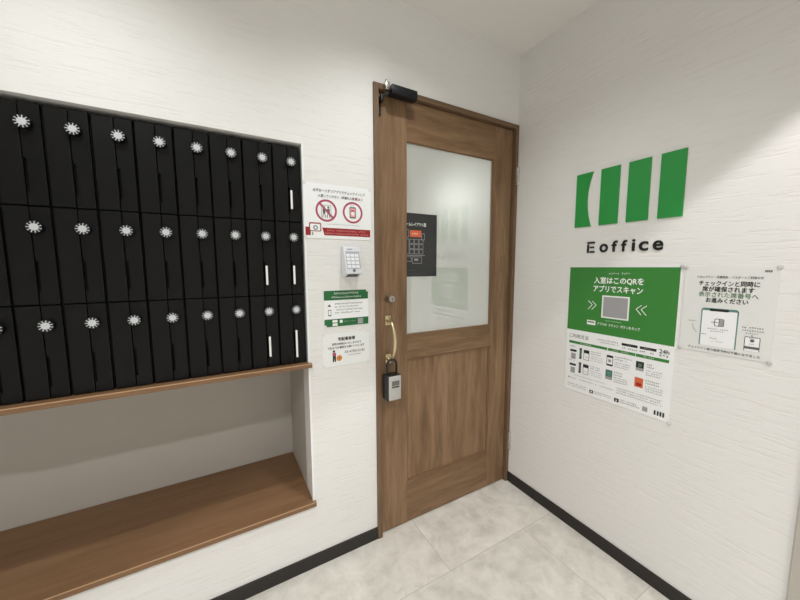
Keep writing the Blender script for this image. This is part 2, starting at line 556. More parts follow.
for zc, hh in ((1.780, 0.050), (0.258, 0.056)):
    hg = MB()
    hg.lathe((-0.0078, -0.0165, zc - hh), (0, 0, 1), [(0, 0), (0.0055, 0), (0.0072, 0.004), (0.0072, hh * 0.98), (0.0062, hh), (0.0072, hh * 1.02), (0.0072, 2 * hh - 0.004), (0.0055, 2 * hh), (0, 2 * hh)], 14)
    hg.box(-0.0180, -0.0020, -0.0122, -0.0098, zc - hh + 0.003, zc + hh - 0.003)
    hg.build('hinge', 'steel', door, True)
# lock cylinder
lk = MB()
lk.lathe((-0.796, LY0 + 0.001, 1.146), (0, -1, 0), [(0, 0), (0.021, 0), (0.021, 0.004), (0.018, 0.009), (0.0165, 0.034), (0.0135, 0.038), (0, 0.038)], 24)
lc = lk.build('lock_cylinder', 'steel', door, True)
MB().box(-0.797, -0.795, LY0 - 0.0382, LY0 - 0.0365, 1.141, 1.151).build('keyhole', 'slot', lc)
# brass pull
HX = -0.800
for zc in (1.046, 0.866):
    pl = MB(); pl.box(HX - 0.0145, HX + 0.0145, LY0 - 0.0045, LY0 + 0.001, zc - 0.022, zc + 0.022, 0.0025)
    pl.lathe((HX, LY0 - 0.004, zc), (0, -1, 0), [(0, 0), (0.012, 0), (0.010, 0.006), (0.007, 0.010), (0, 0.010)], 18)
    pl.build('handle_plate', 'brass', door, True)
path = []
for i in range(31):                         # long shallow bow, pinched at both ends
    t = i / 30
    bow = math.sin(math.pi * min(1.0, max(0.0, t)) ) ** 0.45
    path.append((HX, LY0 - 0.008 - 0.060 * bow, 1.050 - 0.188 * t))
MB().tube(path, [0.0050 + 0.0032 * math.sin(math.pi * i / 30) for i in range(len(path))], 14).build('pull_bar', 'brass', door, True)

# small black closer on the head of the frame
cl = thing('door_closer', 'small black door closer fixed over the top left corner of the wooden door', 'door closer', (-0.745, -0.012, 2.04))
b = MB(); b.box(-0.806, -0.682, -0.056, -0.016, 1.998, 2.036, 0.004)
b.build('housing', 'blackgloss', cl, True)
MB().box(-0.800, -0.700, -0.016, -0.0102, 2.004, 2.046, 0.001).build('mounting_plate', 'blackgloss', cl)
b = MB(); b.box(-0.826, -0.8065, -0.040, -0.0125, 2.016, 2.048, 0.002)
b.lathe((-0.818, -0.026, 2.048), (0, 0, 1), [(0, 0), (0.005, 0), (0.005, 0.010), (0.0035, 0.013), (0, 0.013)], 14)
b.build('end_bracket', 'steel', cl, True)
b = MB(); b.tube([(-0.806, -0.030, 2.010), (-0.822, -0.026, 2.003), (-0.834, -0.020, 1.994)], 0.006, 8)
b.box(-0.8395, -0.829, -0.024, LY0 - 0.0005, 1.975, 2.0, 0.001)
b.box(-0.8395, -0.829, 0.004, LY0 - 0.0005, 1.928, 1.98, 0.001)  # flat black plate standing in for the shadow below the arm
b.build('arm_and_shadow', 'black', cl, True)

# key safe hanging from the pull
ks = thing('key_safe', 'black key safe with silver cover hanging from the brass door pull', 'key safe', (-0.803, -0.035, 0.69))
b = MB(); b.box(-0.843, -0.771, -0.060, -0.012, 0.692, 0.808, 0.007, 3)
b.build('body', 'black', ks, True)
b = MB(); b.box(-0.836, -0.774, -0.0665, -0.0585, 0.695, 0.805, 0.004, 3)
cv = b.build('cover', 'silver', ks, True); cv['label'] = 'silver front cover'
b = MB(); b.box(-0.822, -0.784, -0.0682, -0.0660, 0.762, 0.784, 0.001)
b.build('window', 'window_grey', cv)
b = MB(); b.box(-0.822, -0.784, -0.0685, -0.0660, 0.7535, 0.7585, 0.0008)
b.build('thumb_catch', 'black', cv)
sp = [(-0.827, -0.032, 0.802), (-0.827, -0.032, 0.848)]
for i in range(1, 13):
    a = math.pi * i / 12
    sp.append((-0.803 - 0.024 * math.cos(a), -0.032, 0.848 + 0.024 * math.sin(a)))
sp.append((-0.779, -0.032, 0.802))
MB().tube(sp, 0.0052, 10).build('shackle', 'black', ks, True)
ks.rotation_euler = (0, 0, 0.03)

# ------------------------------------------------------------------ niche boards
def ledge(name, z0, z1, xl, label, yb, xr=-1.1555):
    pts = [(xl + 0.001, yb), (XN - 0.0015, yb), (XN - 0.0015, -0.0005), (xr, -0.0005), (xr, -0.014), (xl - 0.01, -0.014), (xl - 0.01, -0.0005), (xl + 0.001, -0.0005)]
    o = MB().prism(pts, lambda u, v, d: (u, v, d), z0, z1, 0.0026).build(name, 'shelf', None, False, (-1.62, 0, z0))
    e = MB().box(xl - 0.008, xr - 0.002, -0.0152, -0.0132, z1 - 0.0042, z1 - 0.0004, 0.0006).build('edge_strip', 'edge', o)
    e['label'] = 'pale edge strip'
    return tag(o, label, 'shelf')
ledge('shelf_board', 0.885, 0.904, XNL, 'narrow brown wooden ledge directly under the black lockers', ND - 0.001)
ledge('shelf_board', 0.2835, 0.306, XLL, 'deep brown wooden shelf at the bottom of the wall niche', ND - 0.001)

# ------------------------------------------------------------------ lockers
PITCH, FACE = 0.0997, 0.014
X_RIGHT = -1.1722
ROWZ = [1.4622, 1.1832, 0.9045]
ROWH = 0.2780
ORD = ['rightmost', 'second from the right', 'third from the right', 'fourth from the right', 'fifth from the right',
       'sixth from the right', 'seventh from the right', 'second from the left', 'leftmost']
ROWN = ['top', 'middle', 'bottom']

def make_locker():
    w, h = PITCH - 0.0012, ROWH
    r = thing('locker', '', 'locker', (0, 0, 0), 'black lockers in the wall niche')
    MB().box(-w, 0, 0.012, 0.36, 0.0, h).build('carcass', 'carcass', r)
    # wide leaf
    MB().box(-w + 0.0026, -0.0466, 0, 0.0115, 0.0018, h - 0.0018, 0.0012).build('door', 'lockerA', r)
    # strip with the finger notch in its left edge
    x0, x1 = -0.0444, -0.0026
    z0, z1 = 0.0018, h - 0.0018
    n = 0.0065
    pts = [(x0, z0), (x1, z0), (x1, z1), (x0, z1), (x0, 0.128), (x0 + n, 0.128), (x0 + n, 0.036), (x0, 0.036)]
    MB().prism(pts, lambda u, v, d: (u, d, v), 0.0115, 0.0, 0.0006).build('lock_strip', 'lockerB', r)
    MB().box(x0 + 0.0005, x0 + n - 0.0003, 0.0085, 0.0118, 0.0365, 0.1275).build('pull_slot', 'slot', r)
    # dial
    cx, cz = -0.0345, 0.2195
    dl = MB().lathe((cx, -0.0002, cz), (0, -1, 0), [(0, 0), (0.0182, 0), (0.0182, 0.004), (0.0172, 0.012), (0.0162, 0.0145), (0, 0.0145)], 28).build('dial', 'dialblack', r, True)
    f = MB()
    f.lathe((cx, -0.0144, cz), (0, -1, 0), [(0, 0), (0.0098, 0), (0.0095, 0.0012), (0, 0.0014)], 24)
    for k in range(11):
        a = 2 * math.pi * (k + 0.5) / 11
        ca, sa = math.cos(a), math.sin(a)
        def cv(u, v, d, ca=ca, sa=sa): return (cx + u * ca - v * sa, d, cz + u * sa + v * ca)
        f.prism([(0.0085, -0.0009), (0.0162, -0.0011), (0.0162, 0.0011), (0.0085, 0.0009)], cv, -0.0143, -0.0151)
    fa = f.build('dial_face', 'dialwhite', dl)
    return r

def copy_tree(o, parent=None):
    c = o.copy(); COL.objects.link(c)
    if parent is not None: c.parent = parent
    for ch in list(o.children): copy_tree(ch, c)
    return c

proto = make_locker()
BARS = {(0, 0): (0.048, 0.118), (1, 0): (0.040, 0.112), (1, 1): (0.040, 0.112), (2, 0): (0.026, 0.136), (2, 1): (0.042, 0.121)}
roots = []
for ri in range(3):
    for ci in range(9):
        roots.append((ri, ci, proto if not roots else copy_tree(proto)))
for ri, ci, r in roots:
    r.location = (X_RIGHT - ci * PITCH, FACE, ROWZ[ri])
    lab = 'black locker with white star dial, %s row, %s' % (ROWN[ri], ORD[ci])
    r['label'] = lab
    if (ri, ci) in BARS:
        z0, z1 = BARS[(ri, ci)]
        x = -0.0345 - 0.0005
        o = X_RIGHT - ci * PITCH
        b = MB(); b.box(o + x - 0.0038, o + x + 0.0038, FACE - 0.0045, FACE - 0.0002, ROWZ[ri] + z0, ROWZ[ri] + z1, 0.0015)  # white strip standing in for a bright reflection in the finger pull
        p = b.build('painted_glint', 'whitebar', r); p['label'] = 'white vertical painted glint'
        r['label'] = 'black locker with white painted glint under its dial, %s row, %s' % (ROWN[ri], ORD[ci])

# ------------------------------------------------------------------ printed sheets and signs
def text_mesh(s, bold=0.0):
    cu = bpy.data.curves.new('text', 'FONT')
    cu.body = s; cu.size = 1.0; cu.resolution_u = 3; cu.offset = bold
    cu.align_x = 'LEFT'
    ob = bpy.data.objects.new('text', cu); COL.objects.link(ob)
    dg = bpy.context.evaluated_depsgraph_get(); dg.update()
    me = bpy.data.meshes.new_from_object(ob.evaluated_get(dg))
    bpy.data.objects.remove(ob); bpy.data.curves.remove(cu)
    return me

class Sheet:
    """flat printed thing on a wall. side 'b' back wall (u = x), 'r' right wall (u = -y); v = z"""
    def __init__(self, side, base, root):
        self.side, self.base, self.root, self.parts = side, base, root, {}
    def conv(self, u, v, d):
        d = d + self.base
        return (u, -d, v) if self.side == 'b' else (-d, -u, v)
    def mb(self, name, mat, layer, extra=0):
        k = (name, mat, layer, extra)
        if k not in self.parts: self.parts[k] = MB()
        return self.parts[k]
    def lay(self, layer): return 0.0012 + 0.0003 * layer
    def poly(self, name, mat, layer, pts):
        e = (round(pts[0][0] / 0.09), round(pts[0][1] / 0.045)) if name == 'picture' else getattr(self, 'n', 0) if name.endswith('_print') and name != 'body_print' else 0
        m = self.mb(name, mat, layer, e)
        m.bm.faces.new([m.bm.verts.new(self.conv(u, v, self.lay(layer))) for u, v in pts])
    def rect(self, name, mat, layer, u0, v0, u1, v1):
        self.poly(name, mat, layer, [(u0, v0), (u1, v0), (u1, v1), (u0, v1)])
    def rrect(self, name, mat, layer, u0, v0, u1, v1, r):
        pts = []
        for cx, cy, a0 in ((u1 - r, v0 + r, -90), (u1 - r, v1 - r, 0), (u0 + r, v1 - r, 90), (u0 + r, v0 + r, 180)):
            for i in range(6):
                a = math.radians(a0 + 18 * i)
                pts.append((cx + r * math.cos(a), cy + r * math.sin(a)))
        self.poly(name, mat, layer, pts)
    def disc(self, name, mat, layer, cu, cv, r, n=28):
        self.poly(name, mat, layer, [(cu + r * math.cos(2 * math.pi * i / n), cv + r * math.sin(2 * math.pi * i / n)) for i in range(n)])
    def ring(self, name, mat, layer, cu, cv, r0, r1, n=40):
        m = self.mb(name, mat, layer, cu)
        for i in range(n):
            a, c = 2 * math.pi * i / n, 2 * math.pi * (i + 1) / n
            m.bm.faces.new([m.bm.verts.new(self.conv(cu + r * math.cos(t), cv + r * math.sin(t), self.lay(layer))) for r, t in ((r0, a), (r1, a), (r1, c), (r0, c))])
    def line(self, name, mat, layer, p, q, w):
        d = Vector((q[0] - p[0], q[1] - p[1])).normalized(); n = Vector((-d.y, d.x)) * w / 2
        self.poly(name, mat, layer, [(p[0] - n.x, p[1] - n.y), (q[0] - n.x, q[1] - n.y), (q[0] + n.x, q[1] + n.y), (p[0] + n.x, p[1] + n.y)])
    def text(self, name, mat, layer, s, u0, u1, v0, h, bold=0.0):
        """glyphs fitted to the box u0..u1, v0..v0+h"""
        me = text_mesh(s, 0.0)
        xs = [v.co.x for v in me.vertices]; ys = [v.co.y for v in me.vertices]
        if not xs: return
        sx = (u1 - u0) / (max(xs) - min(xs)); sy = h / (max(ys) - min(ys))
        self.n = getattr(self, 'n', 0) + 1
        m = self.mb(name, mat, layer, self.n)
        mx, my = min(xs), min(ys)
        sh = bold * h * 0.9
        for k, (a, b) in enumerate(((0, 0), (1, 0), (-1, 0), (0, 1), (0, -1)) if sh else ((0, 0),)):
            n0 = len(m.bm.verts)
            m.bm.from_mesh(me)
            m.bm.verts.ensure_lookup_table()
            for v in m.bm.verts[n0:]:
                v.co = self.conv(u0 + (v.co.x - mx) * sx + a * sh, v0 + (v.co.y - my) * sy + b * sh, self.lay(layer) + k * 0.00003)
        bpy.data.meshes.remove(me)
    def specks(self, name, mat, layer, u0, u1, v0, h, seed, gap=0.25):
        """a line of print too small to read in the photo: glyph-sized clusters of strokes"""
        rnd = random.Random(seed)
        self.n = getattr(self, 'n', 0) + 1
        u = u0
        while u + h * 0.8 <= u1 + 1e-6:
            w = h * 0.85
            if rnd.random() > 0.06:
                for _ in range(rnd.randint(3, 4)):
                    y = v0 + h * rnd.uniform(0, 0.84)
                    a = u + w * rnd.uniform(0, 0.25)
                    self.rect(name, mat, layer, a, y, a + w * rnd.uniform(0.5, 0.75), y + h * 0.11)
                for f in (rnd.uniform(0.08, 0.35), rnd.uniform(0.45, 0.8)):
                    x = u + w * f
                    b0 = v0 + h * rnd.uniform(0, 0.3)
                    self.rect(name, mat, layer, x, b0, x + w * 0.12, b0 + h * rnd.uniform(0.5, 0.7))
            u += h * (0.8 + gap)
    def sheet(self, mat, u0, v0, u1, v1, name='sheet'):
        m = MB()
        pts = [(u0, v0), (u1, v0), (u1, v1), (u0, v1)]
        m.prism(pts, self.conv, 0.0, 0.0011)
        m.build(name, mat, self.root)
    def done(self):
        for (name, mat, layer, extra), m in self.parts.items():
            me = bpy.data.meshes.new(name)
            off = self.root.location
            for v in m.bm.verts: v.co -= off
            m.bm.to_mesh(me); m.bm.free()
            me.materials.append(MAT[mat])
            o = bpy.data.objects.new(name, me); COL.objects.link(o); o.parent = self.root

def tacks(side, pts, root):
    for u, v in pts:
        m = MB()
        o = (u, -0.0008, v) if side == 'b' else (-0.0008, -u, v)
        ax = (0, -1, 0) if side == 'b' else (-1, 0, 0)
        m.lathe(o, ax, [(0, 0), (0.0066, 0), (0.0068, 0.0015), (0.0060, 0.0032), (0.0040, 0.0042), (0, 0.0044)], 16)
        m.build('push_pin', 'tack', root, True)

def tapes(side, pts, root, s=0.012):
    for u, v in pts:
        m = MB()
        cv = (lambda a, b, d: (a, -d, b)) if side == 'b' else (lambda a, b, d: (-d, -a, b))
        m.prism([(u - s / 2, v - s / 2), (u + s / 2, v - s / 2), (u + s / 2, v + s / 2), (u - s / 2, v + s / 2)], cv, 0.0021, 0.0026)
        m.build('corner_tape', 'paper_warm', root)

# ---- green wall logo
lg = thing('wall_logo', 'raised green four-bar logo with black lettering high on the right wall', 'sign', (0, -0.56, 1.349))
def rconv(u, v, d):
    return (-d, -u, v)

zb, zt = 1.4675, 1.7035
n = 14
curve = []
for i in range(n + 1):
    t = i / n
    v = zb + (zt - zb) * t
    curve.append((0.4285 - 0.0205 * (1 - (2 * t - 1) ** 2), v))
MB().prism([(0.3545, zt), (0.3545, zb)] + curve, rconv, 0.0003, 0.005).build('logo_bar', 'greensign', lg)
for u0, u1 in ((0.4630, 0.5390), (0.5710, 0.6485), (0.6800, 0.7565)):
    MB().prism([(u0, zb), (u1, zb), (u1, zt), (u0, zt)], rconv, 0.0003, 0.005).build('logo_bar', 'greensign', lg)
LET = [('o', 0.4731, 0.5075, 1.349, 1.3860), ('f', 0.5225, 0.5449, 1.350, 1.3965), ('f', 0.5600, 0.5815, 1.350, 1.3965),
       ('i', 0.6000, 0.6110, 1.350, 1.3970), ('c', 0.6250, 0.6573, 1.349, 1.3862), ('e', 0.6722, 0.7057, 1.349, 1.3862)]
b = MB()                                     # the first letter: a stencilled capital E
for u0, u1, v0, v1 in ((0.4180, 0.4262, 1.3490, 1.3862), (0.4180, 0.4510, 1.3900, 1.3978), (0.4300, 0.4490, 1.3695, 1.3770), (0.4300, 0.4510, 1.3490, 1.3568)):
    b.prism([(u0, v0), (u1, v0), (u1, v1), (u0, v1)], rconv, 0.0003, 0.004)
b.build('letter', 'letterblack', lg)
for ch, u0, u1, v0, v1 in LET:
    cu = bpy.data.curves.new('t', 'FONT'); cu.body = ch; cu.size = 1; cu.offset = 0.020; cu.extrude = 0.05; cu.resolution_u = 6
    ob = bpy.data.objects.new('t', cu); COL.objects.link(ob)
    dg = bpy.context.evaluated_depsgraph_get(); dg.update()
    me = bpy.data.meshes.new_from_object(ob.evaluated_get(dg))
    bpy.data.objects.remove(ob)
    xs = [v.co.x for v in me.vertices]; ys = [v.co.y for v in me.vertices]
    b = MB(); b.bm.from_mesh(me)
    for v in b.bm.verts:
        v.co = rconv(u0 + (v.co.x - min(xs)) / (max(xs) - min(xs)) * (u1 - u0), v0 + (v.co.y - min(ys)) / (max(ys) - min(ys)) * (v1 - v0), 0.00215 + v.co.z * 0.037)
    b.build('letter', 'letterblack', lg)

# ---- tall green and white poster
gp_ = thing('poster', 'tall poster with green upper half and white lower half on the right wall', 'poster', (0, -0.553, 0.695))
S = Sheet('r', 0.0006, gp_)
S.sheet('paper', 0.3413, 0.6944, 0.7665, 1.2855)
S.rect('green_panel', 'green', 1, 0.3425, 0.990, 0.7655, 1.2845)
S.specks('heading', 'whiteink', 2, 0.519, 0.601, 1.2545, 0.008, 3)
S.text('heading', 'whiteink', 2, '入室はこのQRを', 0.4580, 0.6510, 1.2120, 0.0300, 0.030)
S.text('heading', 'whiteink', 2, 'アプリでスキャン', 0.4570, 0.6500, 1.1760, 0.0290, 0.030)
S.rect('white_square', 'whiteink', 2, 0.4970, 1.0640, 0.6060, 1.1625)
S.rect('grey_square', 'lightink', 3, 0.5030, 1.0700, 0.6000, 1.1565)
for s0 in (0.437, 0.454):
    S.line('arrow_mark', 'whiteink', 2, (s0, 1.1335), (s0 + 0.019, 1.1165), 0.0028)
    S.line('arrow_mark', 'whiteink', 2, (s0 + 0.019, 1.1165), (s0, 1.0945), 0.0028)
for s0 in (0.650, 0.668):
    S.line('arrow_mark', 'whiteink', 2, (s0, 1.1335), (s0 - 0.019, 1.1165), 0.0028)
    S.line('arrow_mark', 'whiteink', 2, (s0 - 0.019, 1.1165), (s0, 1.0945), 0.0028)
S.specks('heading', 'whiteink', 2, 0.515, 0.588, 1.0505, 0.0045, 5)
S.rect('white_label', 'whiteink', 2, 0.4360, 1.0250, 0.4740, 1.0460)
S.rect('white_label', 'greendark', 3, 0.4390, 1.0350, 0.4690, 1.0400)
S.text('heading', 'whiteink', 2, 'アプリの  スキャン  ボタンをタップ', 0.482, 0.650, 1.0285, 0.0125, 0.02)
# white half
S.text('body_print', 'ink', 1, 'ご利用方法', 0.3560, 0.4470, 0.9510, 0.0190, 0.0)
S.specks('body_print', 'greyink', 1, 0.486, 0.575, 0.961, 0.007, 11)
S.specks('body_print', 'greyink', 1, 0.500, 0.575, 0.951, 0.006, 12)
S.rect('price_tab', 'ink', 1, 0.5870, 0.9580, 0.6460, 0.9685)
S.rect('price_tab', 'ink', 1, 0.6540, 0.9580, 0.7110, 0.9685)
S.specks('tab_print', 'lightink', 2, 0.606, 0.628, 0.960, 0.006, 13)
S.specks('tab_print', 'lightink', 2, 0.668, 0.694, 0.960, 0.006, 14)
S.specks('body_print', 'ink', 1, 0.590, 0.650, 0.945, 0.007, 15)
S.specks('body_print', 'ink', 1, 0.654, 0.711, 0.945, 0.007, 16)
S.text('body_print', 'ink', 1, '24h', 0.7200, 0.7520, 0.9560, 0.0160, 0.02)
S.specks('body_print', 'ink', 1, 0.721, 0.752, 0.944, 0.009, 17, 0.4)
for u0, u1 in ((0.3555, 0.5310), (0.5340, 0.6400), (0.6420, 0.7535)):
    S.rect('green_bar', 'green', 1, u0, 0.9235, u1, 0.9355)
S.specks('bar_print', 'whiteink', 2, 0.410, 0.462, 0.9265, 0.0062, 18)
S.specks('bar_print', 'whiteink', 2, 0.552, 0.622, 0.9265, 0.0062, 19)
S.specks('bar_print', 'whiteink', 2, 0.668, 0.712, 0.9265, 0.0062, 20)
for k, dz in enumerate((0.0, -0.068)):
    S.specks('body_print', 'greyink', 1, 0.358, 0.394, 0.906 + dz, 0.006, 21 + k)
    S.rect('picture', 'ink', 1, 0.3630, 0.8835 + dz, 0.3945, 0.8935 + dz)
    S.rect('picture', 'lightink', 1, 0.3690, 0.8480 + dz, 0.3910, 0.8760 + dz)
    S.rect('picture', 'greenpic' if k == 0 else 'greyink', 1, 0.4090, 0.8560 + dz, 0.4200, 0.9070 + dz)
    S.rect('picture', 'ink', 2, 0.4090, 0.8560 + dz, 0.4200, 0.8640 + dz)
    S.rect('picture', 'ink', 2, 0.4090, 0.9000 + dz, 0.4200, 0.9070 + dz)
    S.rrect('picture', 'greyink', 1, 0.4290, 0.8560 + dz, 0.4550, 0.9040 + dz, 0.003)
    S.rrect('picture', 'paper', 2, 0.4310, 0.8580 + dz, 0.4530, 0.8880 + dz, 0.002)
    S.rect('picture', 'ink', 2, 0.4300, 0.8890 + dz, 0.4540, 0.9000 + dz)
    S.specks('picture', 'greyink', 3, 0.433, 0.452, 0.868 + dz, 0.006, 31 + k)
    for j in range(2): S.specks('body_print', 'greyink', 1, 0.462, 0.505, 0.8985 - j * 0.010 + dz, 0.006, 41 + 3 * k + j)
    for j in range(3): S.specks('body_print', 'lightink', 1, 0.462, 0.518, 0.877 - j * 0.009 + dz, 0.0052, 51 + 3 * k + j)
S.rrect('picture', 'ink', 1, 0.5310, 0.8570, 0.5575, 0.9040, 0.004)
S.rect('picture', 'paper', 2, 0.5330, 0.8650, 0.5555, 0.8940)
S.disc('picture', 'lightink', 3, 0.544, 0.880, 0.007)
S.rect('picture', 'greenpic', 1, 0.5300, 0.8080, 0.5580, 0.8390)
S.rect('picture', 'lightink', 1, 0.5300, 0.7960, 0.5580, 0.8080)
S.rect('picture', 'teal', 2, 0.5370, 0.8140, 0.5510, 0.8320)
S.rect('picture', 'ink', 1, 0.6450, 0.8800, 0.6730, 0.9060)
S.rect('picture', 'greenpic', 2, 0.6530, 0.8840, 0.6660, 0.8980)
S.rect('picture', 'lightink', 1, 0.6450, 0.8680, 0.6730, 0.8800)
S.rect('picture', 'orange', 1, 0.6440, 0.7990, 0.6745, 0.8390)
S.rect('picture', 'red', 2, 0.6500, 0.8050, 0.6690, 0.8170)
for j in range(2):
    S.specks('body_print', 'greyink', 1, 0.564, 0.632 - 0.02 * j, 0.900 - j * 0.011, 0.0065, 61 + j)
    S.specks('body_print', 'ink', 1, 0.564, 0.600, 0.832 - j * 0.011, 0.0065, 63 + j)
    S.specks('body_print', 'ink', 1, 0.682, 0.712, 0.898 - j * 0.011, 0.0065, 65 + j)
    S.specks('body_print', 'ink', 1, 0.682, 0.732, 0.832 - j * 0.011, 0.0065, 67 + j)
for j in range(3):
    S.specks('body_print', 'greyink', 1, 0.564, 0.626, 0.876 - j * 0.009, 0.0052, 71 + j)
    S.specks('body_print', 'greyink', 1, 0.564, 0.618, 0.810 - j * 0.009, 0.0052, 75 + j)
    S.specks('body_print', 'greyink', 1, 0.682, 0.738, 0.874 - j * 0.009, 0.0052, 79 + j)
    S.specks('body_print', 'greyink', 1, 0.682, 0.744, 0.808 - j * 0.009, 0.0052, 83 + j)
    S.specks('body_print', 'greyink', 1, 0.578, 0.745, 0.767 - j * 0.010, 0.0056, 87 + j)
S.specks('body_print', 'greyink', 1, 0.386, 0.535, 0.770, 0.0045, 91)
S.rect('body_print', 'ink', 1, 0.3600, 0.7525, 0.3650, 0.7580)
S.specks('body_print', 'greyink', 1, 0.368, 0.402, 0.7525, 0.0055, 92)
S.specks('body_print', 'ink', 1, 0.415, 0.500, 0.7525, 0.0055, 93)
S.specks('body_print', 'greyink', 1, 0.508, 0.565, 0.7525, 0.0055, 94)
for j in range(2):
    S.specks('body_print', 'greyink', 1, 0.359, 0.455, 0.723 - j * 0.010, 0.0055, 95 + j)
    S.specks('body_print', 'ink', 1, 0.486, 0.562, 0.720 - j * 0.008, 0.0050, 97 + j)
    S.specks('body_print', 'ink', 1, 0.596, 0.672 - 0.012 * (1 - j), 0.720 - j * 0.009, 0.0058, 99 + j)
S.rrect('picture', 'ink', 1, 0.4645, 0.7090, 0.4815, 0.7240, 0.002)
S.rrect('picture', 'ink', 1, 0.5715, 0.7080, 0.5905, 0.7240, 0.002)
S.disc('picture', 'paper', 2, 0.4730, 0.7165, 0.0035)
S.poly('picture', 'paper', 2, [(0.578, 0.712), (0.585, 0.712), (0.579, 0.720)])
S.rect('picture', 'lightink', 1, 0.6780, 0.7080, 0.6960, 0.7270)
for u in (0.7180, 0.7280, 0.7370, 0.7460):
    S.rect('picture', 'ink', 1, u, 0.7085, u + 0.0062, 0.7265)
S.done()
tacks('r', [(0.769, 1.2875), (0.7690, 0.6930)], gp_)

# ---- landscape notice beside it
a3 = thing('poster', 'off-white landscape notice with phone drawing pinned right of the green poster', 'poster', (0, -0.895, 0.991))
S = Sheet('r', 0.0006, a3)
S.sheet('paper_warm', 0.7790, 0.9905, 1.0050, 1.2855)
S.text('heading', 'ink', 1, 'ドロップイン・月額契約・パスポートご利用の方', 0.8150, 0.9720, 1.2470, 0.0085, 0.012)
S.text('heading', 'ink', 1, 'チェックインと同時に', 0.8200, 0.9655, 1.2215, 0.0175, 0.030)
S.text('heading', 'ink', 1, '席が確保されます', 0.8300, 0.9550, 1.2020, 0.0175, 0.030)
S.text('green_heading', 'greentext', 1, '表示された席番号', 0.8215, 0.9490, 1.1835, 0.0170, 0.018)
S.text('heading', 'ink', 1, 'へ', 0.9510, 0.9660, 1.1850, 0.0120, 0.012)
S.text('heading', 'ink', 1, 'お進みください', 0.8420, 0.9440, 1.1645, 0.0165, 0.030)
for u in (0.9735, 0.9775, 0.9815, 0.9855):
    S.rect('corner_mark', 'ink', 1, u, 1.2690, u + 0.0026, 1.2755)
# phone outline, open at the bottom
S.rrect('phone_drawing', 'teal', 1, 0.8330, 1.1240, 0.9260, 1.1455, 0.008)
S.rect('phone_drawing', 'teal', 1, 0.8330, 1.0150, 0.8360, 1.1370)
S.rect('phone_drawing', 'teal', 1, 0.9230, 1.0150, 0.9260, 1.1370)
S.rect('phone_screen', 'paper', 2, 0.8360, 1.0150, 0.9230, 1.1370)
S.rrect('phone_drawing', 'ink', 3, 0.8540, 1.1355, 0.9030, 1.1435, 0.0035)
S.rrect('phone_drawing', 'greyink', 3, 0.8690, 1.0850, 0.8935, 1.1110, 0.004)
S.rrect('phone_drawing', 'paper', 4, 0.8710, 1.0870, 0.8800, 1.1090, 0.003)
S.rect('phone_drawing', 'lightink', 4, 0.8815, 1.0870, 0.8915, 1.1090)
S.line('phone_drawing', 'ink', 5, (0.8610, 1.0980), (0.8790, 1.0980), 0.0016)
S.specks('fine_print', 'greyink', 3, 0.853, 0.905, 1.0725, 0.0050, 201)
S.specks('fine_print', 'greyink', 3, 0.862, 0.897, 1.0650, 0.0045, 202)
S.specks('fine_print', 'ink', 3, 0.838, 0.853, 1.0520, 0.0045, 203)
S.specks('fine_print', 'greyink', 3, 0.861, 0.880, 1.0395, 0.0060, 204)
S.specks('fine_print', 'lightink', 3, 0.866, 0.896, 1.0310, 0.0040, 205)
S.specks('fine_print', 'greyink', 3, 0.838, 0.845, 1.0160, 0.0045, 206)
S.specks('fine_print', 'greyink', 1, 0.7995, 0.826, 1.0940, 0.0045, 207)
S.line('fine_print', 'greyink', 1, (0.8120, 1.0890), (0.8145, 1.0700), 0.001)
S.line('fine_print', 'greyink', 1, (0.8145, 1.0700), (0.8260, 1.0560), 0.001)
S.specks('fine_print', 'ink', 1, 0.936, 0.9885, 1.0905, 0.0052, 208)
S.specks('fine_print', 'ink', 1, 0.937, 0.987, 1.0810, 0.0052, 209)
S.specks('fine_print', 'greyink', 1, 0.946, 0.974, 1.0725, 0.0045, 210)
S.disc('fine_print', 'ink', 1, 0.9605, 1.0675, 0.0018, 10)
S.rrect('ticket_drawing', 'ink', 1, 0.9445, 1.0180, 0.9795, 1.0640, 0.003)
S.rect('ticket_drawing', 'paper', 2, 0.9460, 1.0180, 0.9780, 1.0620)
S.rect('ticket_drawing', 'greyink', 3, 0.9460, 1.0250, 0.9780, 1.0330)
S.disc('ticket_drawing', 'greyink', 3, 0.9620, 1.0520, 0.0050)
S.specks('ticket_drawing', 'ink', 3, 0.954, 0.972, 1.0575, 0.0038, 211)
S.specks('ticket_drawing', 'greyink', 3, 0.956, 0.970, 1.0390, 0.0040, 212)
S.text('heading', 'ink', 1, 'チェックイン後の座席予約は不要になりました', 0.8050, 0.9830, 0.9985, 0.0090, 0.008)
S.done()
tacks('r', [(0.7810, 1.2835), (1.0030, 1.2850), (0.7810, 0.9935), (1.0025, 0.9910)], a3)

